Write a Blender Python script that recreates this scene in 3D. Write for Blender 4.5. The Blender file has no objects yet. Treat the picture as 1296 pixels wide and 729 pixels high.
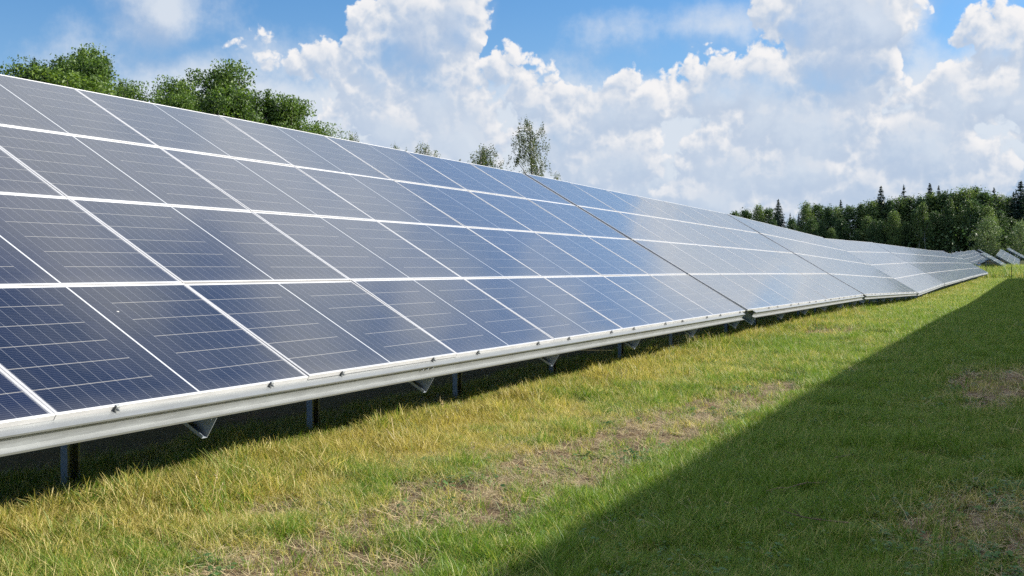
import bpy, bmesh, math, random
import numpy as np
from mathutils import Vector, Matrix

R = math.radians
sc = bpy.context.scene
COL = sc.collection

# ------------------------------------------------------------------ camera
cam_d = bpy.data.cameras.new('camera')
cam_d.sensor_width = 36.0
cam_d.lens = 36.0 * 1502.7 / 1296.0
cam_d.clip_start = 0.05
cam_d.clip_end = 20000
cam = bpy.data.objects.new('camera', cam_d)
COL.objects.link(cam)
YAW, PITCH = 0.40698, -0.0193
cam.location = (0, 0, 1.523)
cam.rotation_euler = (math.pi / 2 + PITCH, 0, YAW - math.pi / 2)
sc.camera = cam

# ------------------------------------------------------------------ light
SUN_EL, SUN_AZ = R(22.0), R(-51.0)          # azimuth measured from +x towards +y
SUN_STRENGTH = 5.0
SKY_STRENGTH = 0.10
sc.view_settings.view_transform = 'Standard'
sc.view_settings.look = 'None'
sc.view_settings.gamma = 1.0
sc.view_settings.use_curve_mapping = False
sc.view_settings.exposure = 1.08
sc.cycles.max_bounces = 8
sc.cycles.diffuse_bounces = 3
sc.cycles.glossy_bounces = 4
sc.cycles.transparent_max_bounces = 8
sc.cycles.caustics_reflective = False
sc.cycles.caustics_refractive = False
sc.cycles.use_denoising = False
sc.cycles.sample_clamp_indirect = 6.0

sun_dir = Vector((math.cos(SUN_EL) * math.cos(SUN_AZ), math.cos(SUN_EL) * math.sin(SUN_AZ), math.sin(SUN_EL)))
sd = bpy.data.lights.new('sun', 'SUN')
sd.energy = SUN_STRENGTH
sd.angle = R(0.5)
sd.color = (1.0, 0.94, 0.83)
sun = bpy.data.objects.new('sun', sd)
COL.objects.link(sun)
sun.location = (20, -40, 40)
sun.rotation_euler = (-sun_dir).to_track_quat('-Z', 'Y').to_euler()


# ---- tiny expression layer over shader nodes
class NT:
    def __init__(s, tree):
        s.t = tree

    def new(s, kind, **kw):
        n = s.t.nodes.new(kind)
        for k, v in kw.items():
            setattr(n, k, v)
        return n

    def put(s, sock, v):
        if isinstance(v, bpy.types.NodeSocket):
            s.t.links.new(v, sock)
        else:
            sock.default_value = v

    def m(s, op, a, b=None, c=None, clamp=False):
        n = s.new('ShaderNodeMath', operation=op, use_clamp=clamp)
        s.put(n.inputs[0], a)
        if b is not None:
            s.put(n.inputs[1], b)
        if c is not None:
            s.put(n.inputs[2], c)
        return n.outputs[0]

    def vm(s, op, a, b=None, c=None, out=0):
        n = s.new('ShaderNodeVectorMath', operation=op)
        s.put(n.inputs[0], a)
        if b is not None:
            s.put(n.inputs[1], b)
        if c is not None:
            s.put(n.inputs[2], c)
        return n.outputs[out]

    def vec(s, x=0.0, y=0.0, z=0.0):
        n = s.new('ShaderNodeCombineXYZ')
        for i, v in enumerate((x, y, z)):
            s.put(n.inputs[i], v)
        return n.outputs[0]

    def sep(s, v):
        n = s.new('ShaderNodeSeparateXYZ')
        s.put(n.inputs[0], v)
        return n.outputs

    def noise(s, v, scale, detail=4.0, rough=0.55, dim='3D', out='Fac', dist=0.0, norm=True):
        n = s.new('ShaderNodeTexNoise', noise_dimensions=dim, normalize=norm)
        s.put(n.inputs['Vector'], v)
        n.inputs['Scale'].default_value = scale
        n.inputs['Detail'].default_value = detail
        n.inputs['Roughness'].default_value = rough
        n.inputs['Distortion'].default_value = dist
        return n.outputs[out]

    def voro(s, v, scale, smooth=0.4, dim='2D', detail=0.0, rough=0.5):
        n = s.new('ShaderNodeTexVoronoi', voronoi_dimensions=dim, feature='F1')
        s.put(n.inputs['Vector'], v)
        n.inputs['Scale'].default_value = scale
        n.inputs['Detail'].default_value = detail
        n.inputs['Roughness'].default_value = rough
        n.normalize = False
        return n.outputs['Distance']

    def ss(s, v, lo, hi, a=0.0, b=1.0, kind='SMOOTHSTEP'):
        n = s.new('ShaderNodeMapRange', interpolation_type=kind)
        s.put(n.inputs[0], v)
        for i, q in enumerate((lo, hi, a, b)):
            s.put(n.inputs[i + 1], q)
        return n.outputs[0]

    def mix(s, f, a, b, blend='MIX'):
        n = s.new('ShaderNodeMix', data_type='RGBA', blend_type=blend)
        s.put(n.inputs[0], f)
        for i, v in ((6, a), (7, b)):
            if isinstance(v, tuple) and len(v) == 3:
                v = v + (1.0,)
            s.put(n.inputs[i], v)
        return n.outputs[2]

    def ramp(s, v, stops):
        n = s.new('ShaderNodeValToRGB')
        s.put(n.inputs[0], v)
        el = n.color_ramp.elements
        while len(el) < len(stops):
            el.new(0.5)
        for e, (p, c) in zip(el, stops):
            e.position = p
            e.color = c if len(c) == 4 else tuple(c) + (1.0,)
        return n.outputs[0]


# ------------------------------------------------------------------ sky: sun-lit blue with banks of cumulus
world = bpy.data.worlds.new('World')
sc.world = world
world.use_nodes = True
W = NT(world.node_tree)
world.node_tree.nodes.clear()
w_out = W.new('ShaderNodeOutputWorld')
w_bg = W.new('ShaderNodeBackground')
w_bg.inputs['Strength'].default_value = SKY_STRENGTH
world.node_tree.links.new(w_bg.outputs[0], w_out.inputs[0])
sky = W.new('ShaderNodeTexSky', sky_type='NISHITA')
sky.sun_disc = False
sky.sun_elevation = SUN_EL
sky.sun_rotation = math.pi / 2 - SUN_AZ
sky.air_density = 1.0
sky.dust_density = 0.6
sky.ozone_density = 2.0


def bank(px, py, rx, ry):
    """a cloud heap given by bearing and height (degrees) and its half sizes"""
    a = math.degrees(YAW) - math.degrees(math.atan((px - 648) / 1502.7))
    e = math.degrees(math.atan((336 - py) / 1502.7))
    k = math.degrees(1 / 1502.7)
    return a, e, rx * k, ry * k


def field_group(name, heaps, amps, seed, FN=1.1):
    """density of one cloud layer over (bearing, height) in degrees"""
    g = bpy.data.node_groups.new(name, 'ShaderNodeTree')
    g.interface.new_socket('P', in_out='INPUT', socket_type='NodeSocketVector')
    g.interface.new_socket('D', in_out='OUTPUT', socket_type='NodeSocketFloat')
    G = NT(g)
    gi = G.new('NodeGroupInput')
    go = G.new('NodeGroupOutput')
    P = gi.outputs[0]
    Q = G.vm('ADD', P, (seed * 13.7, seed * 5.1, seed))
    warp = G.noise(Q, 0.22, 2.0, 0.5, dim='2D', out='Color')
    warp = G.vm('MULTIPLY', G.vm('SUBTRACT', warp, (0.5, 0.5, 0.5)), (2.0, 1.8, 0.0))
    PW = G.vm('ADD', P, warp)
    best = None
    for (a, e, rx, ry) in heaps:
        l = G.vm('LENGTH', G.vm('MULTIPLY_ADD', PW, (1 / rx, 1 / ry, 0), (-a / rx, -e / ry, 0)), out=1)
        d = G.m('MULTIPLY_ADD', l, -min(rx, ry), min(rx, ry))
        best = d if best is None else G.m('SMOOTH_MAX', best, d, 0.5)
    q2 = G.vm('ADD', Q, G.vm('MULTIPLY', G.vm('SUBTRACT', G.noise(Q, 0.9, 2.0, 0.55, dim='2D', out='Color'), (.5, .5, .5)), (0.9, 0.9, 0)))
    v = best
    for sc_, am in amps:
        b = G.voro(q2, sc_, 0.35)
        v = G.m('ADD', v, G.m('MULTIPLY_ADD', b, -am * 1.9, am))
    f = G.noise(Q, 1.6, 5.0, 0.62, dim='2D')
    v = G.m('ADD', v, G.m('MULTIPLY_ADD', f, FN, -0.5 * FN))
    g.links.new(v, go.inputs[0])
    return g


BACK = [bank(*b) for b in [
    (250, 190, 330, 110), (560, 210, 330, 130), (900, 235, 330, 125), (1230, 210, 280, 130), (1500, 200, 300, 130),
    (222, 25, 70, 75), (110, 108, 120, 45), (240, 118, 150, 58), (1080, 20, 95, 130), (545, 20, 70, 120), (1600, 100, 200, 160),
    (-100, 170, 200, 60), (-500, 150, 300, 90),
    (835, 38, 52, 16), (912, 42, 26, 14), (1245, 22, 40, 9),
    (640, -430, 330, 150), (400, -600, 330, 190), (930, -350, 130, 80), (1100, -190, 110, 60), (560, -760, 260, 90), (1000, -520, 220, 90),
    (1250, -60, 130, 60), (1450, -300, 200, 150), (60, -500, 180, 110),
    (1700, -700, 400, 200), (-300, -900, 400, 200), (2600, 0, 600, 250), (-1500, 50, 500, 220)]]
FRONT = [bank(*b) for b in [
    (395, 80, 58, 20), (470, 95, 55, 30), (525, 50, 62, 62), (590, 30, 36, 60), (560, 110, 70, 50), (628, 100, 30, 24),
    (520, 160, 90, 40), (668, 128, 40, 22), (775, 150, 42, 34), (838, 140, 44, 24), (715, 172, 60, 36), (800, 205, 90, 40),
    (925, 118, 56, 30), (985, 108, 60, 36), (1040, 30, 70, 58), (1110, 45, 55, 52), (1070, 90, 100, 44), (1210, 66, 42, 26),
    (1260, 92, 40, 28), (1215, 130, 70, 40), (1280, 140, 60, 40), (1030, 160, 110, 46), (930, 205, 80, 40), (1150, 190, 90, 40),
    (510, 190, 60, 34), (590, 180, 55, 44), (1010, 225, 90, 36), (1200, 252, 60, 36), (1090, 240, 90, 34), (875, 240, 80, 34), (930, 262, 70, 26),
    (1400, 120, 120, 80), (1560, 200, 160, 90)]]

tc = W.new('ShaderNodeTexCoord')
dx, dy, dz = W.sep(W.vm('NORMALIZE', tc.outputs['Generated']))
az = W.m('MULTIPLY', W.m('ARCTAN2', dy, dx), 180 / math.pi)
el = W.m('MULTIPLY', W.m('ARCSINE', dz), 180 / math.pi)
P = W.vec(az, el, 0.0)


def sample(group, p):
    n = W.new('ShaderNodeGroup')
    n.node_tree = group
    W.put(n.inputs[0], p)
    return n.outputs[0]


gB = field_group('cloud_sheet', BACK, [(0.16, 1.2), (0.42, 0.5)], 3.0)
gF = field_group('cloud_heap', FRONT, [(0.27, 0.80), (0.66, 0.48), (1.5, 0.26), (3.2, 0.12)], 1.0, 0.8)
K = 1.0 / SKY_STRENGTH


def col(r, g, b, s=1.0):
    return (r * s * K, g * s * K, b * s * K, 1.0)


EXPO = 2 ** sc.view_settings.exposure
sky_c = W.vm('MULTIPLY', sky.outputs[0], (0.335, 0.545, 0.755))
# thin bright haze low over the horizon
haze_f = W.ss(el, -2.0, 14.0, 0.9, 0.0)
sky_c = W.mix(haze_f, sky_c, col(0.44, 0.58, 0.78, 1 / EXPO))

dB = sample(gB, P)
dB1 = sample(gB, W.vm('ADD', P, (-0.5, 1.3, 0)))
aB = W.ss(dB, -0.5, 2.4)
litB = W.ss(W.m('SUBTRACT', dB, dB1), -1.2, 1.1)
cB = W.mix(litB, col(0.43, 0.54, 0.72, 1 / EXPO), col(0.74, 0.79, 0.86, 1 / EXPO))
sky_c = W.mix(W.m('MULTIPLY', aB, 0.88), sky_c, cB)

dF = sample(gF, P)
dF1 = sample(gF, W.vm('ADD', P, (-0.20, 0.42, 0)))
aF = W.ss(dF, 0.0, 0.30)
relief = W.ss(W.m('SUBTRACT', dF, dF1), -0.60, 0.62)
rim = W.ss(dF1, -0.5, 1.5, 1.0, 0.0)
broad = W.noise(W.vm('ADD', P, (7.0, 3.0, 0)), 0.33, 2.0, 0.5, dim='2D')
fade = W.m('ADD', W.ss(dF1, 0.2, 2.2, 1.0, 0.0), W.m('MULTIPLY_ADD', broad, 1.0, -0.30), clamp=True)   # heaps melt into the sheet below their tops
lit = W.m('ADD', W.m('MULTIPLY_ADD', relief, 0.42, W.m('MULTIPLY', rim, 0.42)), W.m('MULTIPLY_ADD', broad, 0.5, -0.18))
cF = W.ramp(lit, [(0.0, (0.46, 0.565, 0.73)), (0.35, (0.565, 0.65, 0.78)), (0.60, (0.71, 0.755, 0.83)), (0.88, (0.92, 0.91, 0.915))])
cF = W.vm('MULTIPLY', cF, (K / EXPO,) * 3)
sky_c = W.mix(W.m('MULTIPLY', aF, W.m('MULTIPLY_ADD', fade, 0.85, 0.15)), sky_c, cF)
sky_c = W.mix(W.ss(el, 0.0, 7.0, 0.35, 0.0), sky_c, col(0.56, 0.66, 0.80, 1 / EXPO))
# bright unseen clouds opposite the sun and overhead, added to fill the shade
cosv = W.m('COSINE', W.m('MULTIPLY', W.m('SUBTRACT', az, 165.0), math.pi / 180))
away = W.ss(cosv, -0.25, 0.55)
rest_n = W.noise(P, 0.075, 4.0, 0.6, dim='2D')
rest = W.m('MULTIPLY', W.m('MULTIPLY', away, W.ss(el, 28.0, 42.0)), W.ss(rest_n, 0.32, 0.52))
top = W.m('MULTIPLY', W.ss(el, 52.0, 66.0), W.ss(W.noise(W.vm('MULTIPLY', tc.outputs['Generated'], (1, 1, 1)), 4.0, 4.0, 0.6), 0.40, 0.58))
rest = W.m('MAXIMUM', rest, top)
sky_c = W.mix(W.m('MULTIPLY', rest, 0.9), sky_c, col(1.60, 1.62, 1.66, 1 / EXPO))
W.t.links.new(sky_c, w_bg.inputs['Color'])
world.cycles.sampling_method = 'MANUAL'
world.cycles.sample_map_resolution = 512


# ------------------------------------------------------------------ scale: survey units -> metres (ground by the near tables is z = 0)
S = 1.145


def PT(x, y, z):
    return Vector((x * S, y * S, (z + 1.33) * S))


rng = np.random.default_rng(7)


def lattice(n, seed):
    return np.random.default_rng(seed).random((n, n))


_LAT = {}


def vnoise(x, y, scale, seed=0, octaves=3, rough=0.5):
    """plain value noise, 0..1"""
    x = np.asarray(x, float)
    y = np.asarray(y, float)
    tot = np.zeros(np.broadcast(x, y).shape)
    amp, norm = 1.0, 0.0
    for o in range(octaves):
        key = seed * 17 + o
        if key not in _LAT:
            _LAT[key] = lattice(256, key)
        L_ = _LAT[key]
        fx, fy = x / scale + 91.3 * o, y / scale + 37.7 * o
        ix, iy = np.floor(fx).astype(int), np.floor(fy).astype(int)
        tx, ty = fx - ix, fy - iy
        tx, ty = tx * tx * (3 - 2 * tx), ty * ty * (3 - 2 * ty)
        ix0, iy0, ix1, iy1 = ix % 256, iy % 256, (ix + 1) % 256, (iy + 1) % 256
        v = (L_[ix0, iy0] * (1 - tx) * (1 - ty) + L_[ix1, iy0] * tx * (1 - ty) + L_[ix0, iy1] * (1 - tx) * ty + L_[ix1, iy1] * tx * ty)
        tot = tot + amp * v
        norm += amp
        amp *= rough
        scale = scale / 2.03
    return tot / norm


GX = np.array([-4000, 26, 31, 36, 44, 53, 62, 72, 95, 150, 165, 203, 240, 338, 420, 700, 4000]) * S
GZ = np.array([0, 0, -.02, -.07, -.18, -.33, -.41, -.44, -.44, -.46, -.44, .35, .75, 2.3, 3.2, 3.6, 3.6]) * S


def ground_z(x, y):
    x = np.asarray(x, float)
    z = np.interp(x, GX, GZ)
    for d in (1.6, -1.6, 3.2, -3.2):
        z = z + np.interp(x + d, GX, GZ)
    z = z / 5
    near = np.clip(1 - np.abs(x - 30) / 60, 0, 1)
    return z + near * (vnoise(x, y, 1.3, 3, 3) - 0.5) * 0.05


def soil_amount(x, y):
    """0..1, how far the turf is worn to bare earth"""
    yc = 3.25 - 0.045 * (x - 5.5)
    tr = np.exp(-((y - yc) / 0.50) ** 2) * np.clip((17.5 - x) / 5, 0, 1)
    tr = tr * np.clip((vnoise(x, y, 1.5, 21, 2) - 0.20) * 4.0, 0, 1)
    for (a, b, ra, rb, k) in ((27.7, 4.1, 1.5, 0.6, 1.0), (16.0, 0.1, 2.4, 0.8, 1.0), (7.6, 0.1, 1.0, 0.6, 1.0), (5.9, -.2, .6, .5, .8), (12.9, 3.0, 1.1, .4, .8),
                              (6.2, 4.3, .6, .3, .5)):
        tr = np.maximum(tr, k * np.exp(-(((x - a) / ra) ** 2 + ((y - b) / rb) ** 2)))
    n = vnoise(x, y, 0.55, 5, 3)
    return np.clip(tr * 2.7 * (0.35 + 1.1 * n) + np.clip(n - 0.59, 0, 1) * 2.8 * (y > 2.2), 0, 1)


def dry_amount(x, y):
    """0 fresh green .. 1 straw"""
    d = np.clip((y - 2.3) / 2.5, 0, 1) * 0.86
    d = d * (0.92 - 0.45 * np.clip((x - 16) / 26, 0, 1))
    n = vnoise(x, y, 2.2, 11, 3) - 0.5
    d = d + n * 0.8 + 1.25 * (vnoise(x, y, 0.40, 13, 3) - 0.5)
    d = d * np.clip((y - 1.6) / 1.2, 0.30, 1) - 0.10 * (y < 2.2)
    for (a, b, ra, rb, k) in ((22.2, 3.8, 2.5, .9, .7), (20.5, 5.2, 1.6, .5, .5), (7.2, 3.9, 1.0, .35, .35), (5.6, 2.6, .9, .3, .4), (16, .1, 2.4, .8, -.6), (7.6, .1, 1.2, .7, -.6)):
        d = d - k * np.exp(-(((x - a) / ra) ** 2 + ((y - b) / rb) ** 2))
    d = np.where(y > 5.4, np.minimum(d, .5), d)  # less straw under the tables; also deepens their shade through the colour
    return np.clip(d * 0.92 + 0.08, 0, 1)


# ------------------------------------------------------------------ mesh helpers
def link(o, parent=None):
    COL.objects.link(o)
    if parent is not None:
        o.parent = parent
    return o


def tag(o, label=None, cat=None, group=None, kind=None):
    for k, v in (('label', label), ('category', cat), ('group', group), ('kind', kind)):
        if v:
            o[k] = v
    return o


def empty(name, loc, label, cat, group=None):
    o = bpy.data.objects.new(name, None)
    o.empty_display_size = 0.3
    o.location = loc
    link(o)
    return tag(o, label, cat, group)


def mesh_np(name, verts, faces, mat=None, uv=None):
    """faces: (n,k) array of one polygon size"""
    verts = np.asarray(verts, np.float32)
    faces = np.asarray(faces, np.int32)
    me = bpy.data.meshes.new(name)
    me.vertices.add(len(verts))
    me.vertices.foreach_set('co', verts.ravel())
    n, k = faces.shape
    me.loops.add(n * k)
    me.loops.foreach_set('vertex_index', faces.ravel())
    me.polygons.add(n)
    me.polygons.foreach_set('loop_start', np.arange(0, n * k, k, dtype=np.int32))
    me.update(calc_edges=True)
    if mat:
        me.materials.append(mat)
    return me


class MB:
    """collects shapes for one mesh"""

    def __init__(s):
        s.bm = bmesh.new()

    def box(s, lo, hi, M=None, bevel=0.0):
        lo, hi = Vector(lo), Vector(hi)
        r = bmesh.ops.create_cube(s.bm, size=1.0)
        vs = r['verts']
        for v in vs:
            v.co = Vector(((lo.x + hi.x) / 2 + v.co.x * (hi.x - lo.x), (lo.y + hi.y) / 2 + v.co.y * (hi.y - lo.y), (lo.z + hi.z) / 2 + v.co.z * (hi.z - lo.z)))
        if bevel:
            es = list({e for v in vs for e in v.link_edges})
            r2 = bmesh.ops.bevel(s.bm, geom=es, offset=bevel, segments=1, affect='EDGES')
            vs = list({v for f in r2['faces'] for v in f.verts} | {v for v in vs if v.is_valid})
        if M is not None:
            for v in vs:
                v.co = M @ v.co
        return s

    def extrude(s, poly, a, b, fn):
        """closed outline poly [(p,q)] swept from a to b; fn(t,p,q) -> point"""
        A = [s.bm.verts.new(fn(a, p, q)) for p, q in poly]
        B = [s.bm.verts.new(fn(b, p, q)) for p, q in poly]
        n = len(poly)
        for i in range(n):
            s.bm.faces.new((A[i], A[(i + 1) % n], B[(i + 1) % n], B[i]))
        s.bm.faces.new(A[::-1])
        s.bm.faces.new(B)
        return s

    def tube(s, pts, rad, sides=6):
        pts = [Vector(p) for p in pts]
        rings = []
        for i, p in enumerate(pts):
            d = (pts[min(i + 1, len(pts) - 1)] - pts[max(i - 1, 0)]).normalized()
            a = d.orthogonal().normalized()
            b = d.cross(a)
            r = rad[i] if hasattr(rad, '__len__') else rad
            rings.append([s.bm.verts.new(p + (a * math.cos(2 * math.pi * k / sides) + b * math.sin(2 * math.pi * k / sides)) * r) for k in range(sides)])
        for A, B in zip(rings, rings[1:]):
            for k in range(sides):
                s.bm.faces.new((A[k], A[(k + 1) % sides], B[(k + 1) % sides], B[k]))
        s.bm.faces.new(rings[0][::-1])
        s.bm.faces.new(rings[-1])
        return s

    def build(s, name, mat, parent=None, smooth=False, matrix=None):
        me = s.mesh(name, mat, smooth)
        o = bpy.data.objects.new(name, me)
        link(o, parent)
        if matrix is not None:
            o.matrix_local = matrix
        return o

    def mesh(s, name, mat, smooth=False):
        bmesh.ops.recalc_face_normals(s.bm, faces=s.bm.faces[:])
        me = bpy.data.meshes.new(name)
        s.bm.to_mesh(me)
        s.bm.free()
        me.materials.append(mat)
        if smooth:
            for p in me.polygons:
                p.use_smooth = True
        return me


def c_outline(depth, height, lip, t):
    """C section, open towards -p; p 0..depth, q 0..-height"""
    return [(0, 0), (depth, 0), (depth, -height), (0, -height), (0, -height + lip), (t, -height + lip), (t, -height + t),
            (depth - t, -height + t), (depth - t, -t), (t, -t), (t, -lip), (0, -lip)]


# ------------------------------------------------------------------ materials
def material(name):
    m = bpy.data.materials.new(name)
    m.use_nodes = True
    nt = m.node_tree
    b = nt.nodes['Principled BSDF']
    return m, NT(nt), b


def mat_steel(name, base, rough, metal):
    m, N, b = material(name)
    t = N.new('ShaderNodeTexCoord').outputs['Object']
    n1 = N.noise(t, 2.5, 5.0, 0.6)
    n2 = N.noise(N.vm('MULTIPLY', t, (1.2, 14, 14)), 3.0, 4.0, 0.6)
    f = N.m('MULTIPLY_ADD', n1, 0.5, N.m('MULTIPLY', n2, 0.5))
    c = N.ramp(f, [(0.3, tuple(v * 0.74 for v in base)), (0.55, base), (0.75, tuple(min(1, v * 1.12) for v in base))])
    N.put(b.inputs['Base Color'], c)
    N.put(b.inputs['Roughness'], N.ss(f, 0.3, 0.75, rough + .1, rough - .06, 'LINEAR'))
    b.inputs['Metallic'].default_value = metal
    return m


M_ALU = mat_steel('anodised aluminium', (0.49, 0.49, 0.50), 0.42, 0.25)
M_GALV = mat_steel('galvanised steel', (0.27, 0.285, 0.29), 0.45, 0.45)
M_POST = mat_steel('dull galvanised steel', (0.30, 0.335, 0.38), 0.55, 0.25)
M_DARK = mat_steel('dark steel', (0.05, 0.05, 0.055), 0.5, 0.3)

ML, MH = 2.3998, 1.2778            # one module
PL, PH = 2.1 * S, 1.13169 * S     # pitch along and up the table


def mat_cells():
    m, N, b = material('solar cells under glass')
    tc_ = N.new('ShaderNodeTexCoord').outputs['Object']
    x, y, z = N.sep(tc_)
    mg, my = 0.034, 0.024
    cw, rh = (ML - 2 * mg - 0.016) / 22, (MH - 2 * my) / 6
    half = ML / 2
    u = N.m('ABSOLUTE', N.m('SUBTRACT', x, half))                 # distance from the middle seam
    # white seam in the middle, white border
    seam = N.m('LESS_THAN', u, 0.0075)
    bx = N.m('GREATER_THAN', u, half - mg + 0.006)
    by = N.m('GREATER_THAN', N.m('ABSOLUTE', N.m('SUBTRACT', y, MH / 2)), MH / 2 - my + 0.004)
    white = N.m('MAXIMUM', seam, N.m('MAXIMUM', bx, by))
    # gaps between the strings: bright, ending short of the seam
    ry = N.m('DIVIDE', N.m('SUBTRACT', y, my), rh)
    dy_ = N.m('MULTIPLY', N.m('ABSOLUTE', N.m('SUBTRACT', ry, N.m('ROUND', ry))), rh)
    row = N.m('MULTIPLY', N.m('LESS_THAN', dy_, 0.0018), N.m('GREATER_THAN', u, 0.008 + 2 * cw))
    rin = N.m('MULTIPLY', N.m('GREATER_THAN', ry, 0.5), N.m('LESS_THAN', ry, 5.5))
    row = N.m('MULTIPLY', row, rin)
    # cell joints across the string and the collector wires along it
    cx = N.m('DIVIDE', N.m('SUBTRACT', u, 0.008), cw)
    dxc = N.m('MULTIPLY', N.m('ABSOLUTE', N.m('SUBTRACT', cx, N.m('ROUND', cx))), cw)
    joint = N.m('LESS_THAN', dxc, 0.0011)
    bb = N.m('MULTIPLY', N.m('FRACT', ry), 12.0)
    dbb = N.m('ABSOLUTE', N.m('SUBTRACT', N.m('FRACT', bb), 0.5))
    bus = N.m('LESS_THAN', dbb, 0.035)
    # every cell a slightly different blue, every module a slightly different batch
    cell = N.vec(N.m('FLOOR', N.m('DIVIDE', N.m('SUBTRACT', x, 0.031), cw)), N.m('FLOOR', ry), 0.0)
    oi = N.new('ShaderNodeObjectInfo').outputs['Random']
    wn = N.new('ShaderNodeTexWhiteNoise', noise_dimensions='4D')
    N.put(wn.inputs['Vector'], cell)
    N.put(wn.inputs['W'], oi)
    k = N.m('MULTIPLY_ADD', wn.outputs['Value'], 0.35, N.m('MULTIPLY_ADD', oi, 0.5, 0.55))
    base = N.vm('MULTIPLY', (0.0062, 0.0074, 0.0205), N.vec(k, k, k))
    c = N.mix(N.m('MULTIPLY', bus, 0.5), base, (0.16, 0.17, 0.21))
    c = N.mix(N.m('MULTIPLY', joint, 0.75), c, (0.30, 0.31, 0.34))
    c = N.mix(row, c, (0.38, 0.365, 0.33))
    c = N.mix(white, c, (0.55, 0.56, 0.57))
    # a film of dust, thicker along the lower frame
    dn = N.noise(N.vm('ADD', tc_, N.vec(N.m('MULTIPLY', oi, 50.0), 0, 0)), 2.2, 5.0, 0.6)
    dust = N.m('MULTIPLY_ADD', N.ss(y, 0.0, 0.16, 0.06, 0.0), 1.0, N.m('MULTIPLY', N.ss(dn, 0.35, 0.75), 0.022))
    c = N.mix(dust, c, (0.42, 0.40, 0.36))
    dv = N.new('ShaderNodeTexVoronoi', voronoi_dimensions='3D', feature='F1')
    N.put(dv.inputs['Vector'], N.vm('ADD', tc_, N.vec(N.m('MULTIPLY', oi, 91.0), N.m('MULTIPLY', oi, 37.0), 0)))
    dv.inputs['Scale'].default_value = 0.9
    spotm = N.m('LESS_THAN', N.m('ADD', dv.outputs['Distance'], N.m('MULTIPLY', N.noise(tc_, 60.0, 2.0), .012)), 0.022)
    c = N.mix(spotm, c, (0.62, 0.60, 0.55))
    N.put(b.inputs['Base Color'], c)
    N.put(b.inputs['Roughness'], N.ss(dn, 0.3, 0.7, 0.085, 0.14))
    b.inputs['IOR'].default_value = 1.5
    b.inputs['Metallic'].default_value = 0.0
    b.inputs['Coat Weight'].default_value = 0.7
    b.inputs['Coat Roughness'].default_value = 0.075
    b.inputs['Coat IOR'].default_value = 1.5
    b.inputs['Sheen Weight'].default_value = 0.9
    b.inputs['Sheen Roughness'].default_value = 0.25
    b.inputs['Sheen Tint'].default_value = (1.0, 0.98, 0.95, 1)
    return m


M_CELLS = mat_cells()

# ------------------------------------------------------------------ ground
def steps(a, b, d):
    return np.linspace(a, b, max(2, int(round((b - a) / d)) + 1))


gx = np.unique(np.concatenate([[-4000, -1500, -500, -150, -60, -30], steps(-15, 3, 1.5), steps(3, 26, .11), steps(26, 60, .35), steps(60, 200, 1.5), steps(200, 520, 8), [600, 800, 1200, 2000, 4000]]))
gy = np.unique(np.concatenate([[-4000, -1500, -500, -150, -60, -30], steps(-20, -3, 1.0), steps(-3, 7.5, .11), steps(7.5, 16, .6), steps(16, 40, 3), [60, 100, 150, 300, 800, 2000, 4000]]))
XX, YY = np.meshgrid(gx, gy, indexing='ij')
ZZ = ground_z(XX, YY) - 0.004
nx_, ny_ = XX.shape
idx = np.arange(nx_ * ny_).reshape(nx_, ny_)
quads = np.stack([idx[:-1, :-1], idx[1:, :-1], idx[1:, 1:], idx[:-1, 1:]], -1).reshape(-1, 4)


def mat_ground():
    m, N, b = material('worn meadow soil')
    g = N.new('ShaderNodeNewGeometry').outputs['Position']
    so = N.new('ShaderNodeAttribute', attribute_name='soil').outputs['Fac']
    dr = N.new('ShaderNodeAttribute', attribute_name='dry').outputs['Fac']
    n1 = N.noise(g, 5.0, 6.0, 0.65)
    n2 = N.noise(g, 38.0, 4.0, 0.6)
    n3 = N.noise(N.vm('MULTIPLY', g, (60, 14, 20)), 1.0, 3.0, 0.6)
    earth = N.ramp(n1, [(0.3, (0.075, 0.048, 0.028)), (0.55, (0.16, 0.105, 0.06)), (0.75, (0.24, 0.165, 0.10))])
    litter = N.ramp(n3, [(0.35, (0.06, 0.05, 0.02)), (0.6, (0.17, 0.13, 0.055)), (0.8, (0.30, 0.23, 0.11))])
    turf = N.ramp(n2, [(0.3, (0.020, 0.030, 0.007)), (0.6, (0.045, 0.062, 0.014)), (0.8, (0.09, 0.095, 0.025))])
    c = N.mix(N.m('MULTIPLY', dr, 0.8), turf, litter)
    c = N.mix(so, c, earth)
    N.put(b.inputs['Base Color'], c)
    b.inputs['Roughness'].default_value = 0.95
    b.inputs['Specular IOR Level'].default_value = 0.15
    bp = N.new('ShaderNodeBump')
    bp.inputs['Strength'].default_value = 0.9
    bp.inputs['Distance'].default_value = 0.03
    N.put(bp.inputs['Height'], N.m('ADD', n1, N.m('MULTIPLY', n2, 0.6)))
    N.put(b.inputs['Normal'], bp.outputs[0])
    return m


gm = mesh_np('ground', np.stack([XX, YY, ZZ], -1).reshape(-1, 3), quads, mat_ground())
for nm, fn in (('soil', soil_amount), ('dry', dry_amount)):
    at = gm.attributes.new(nm, 'FLOAT', 'POINT')
    at.data.foreach_set('value', fn(XX, YY).astype(np.float32).ravel())
gm.polygons.foreach_set('use_smooth', np.ones(len(gm.polygons), bool))
ground = bpy.data.objects.new('ground', gm)
link(ground)
tag(ground, 'mown meadow ground running between the rows of panels', kind='structure')

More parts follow.
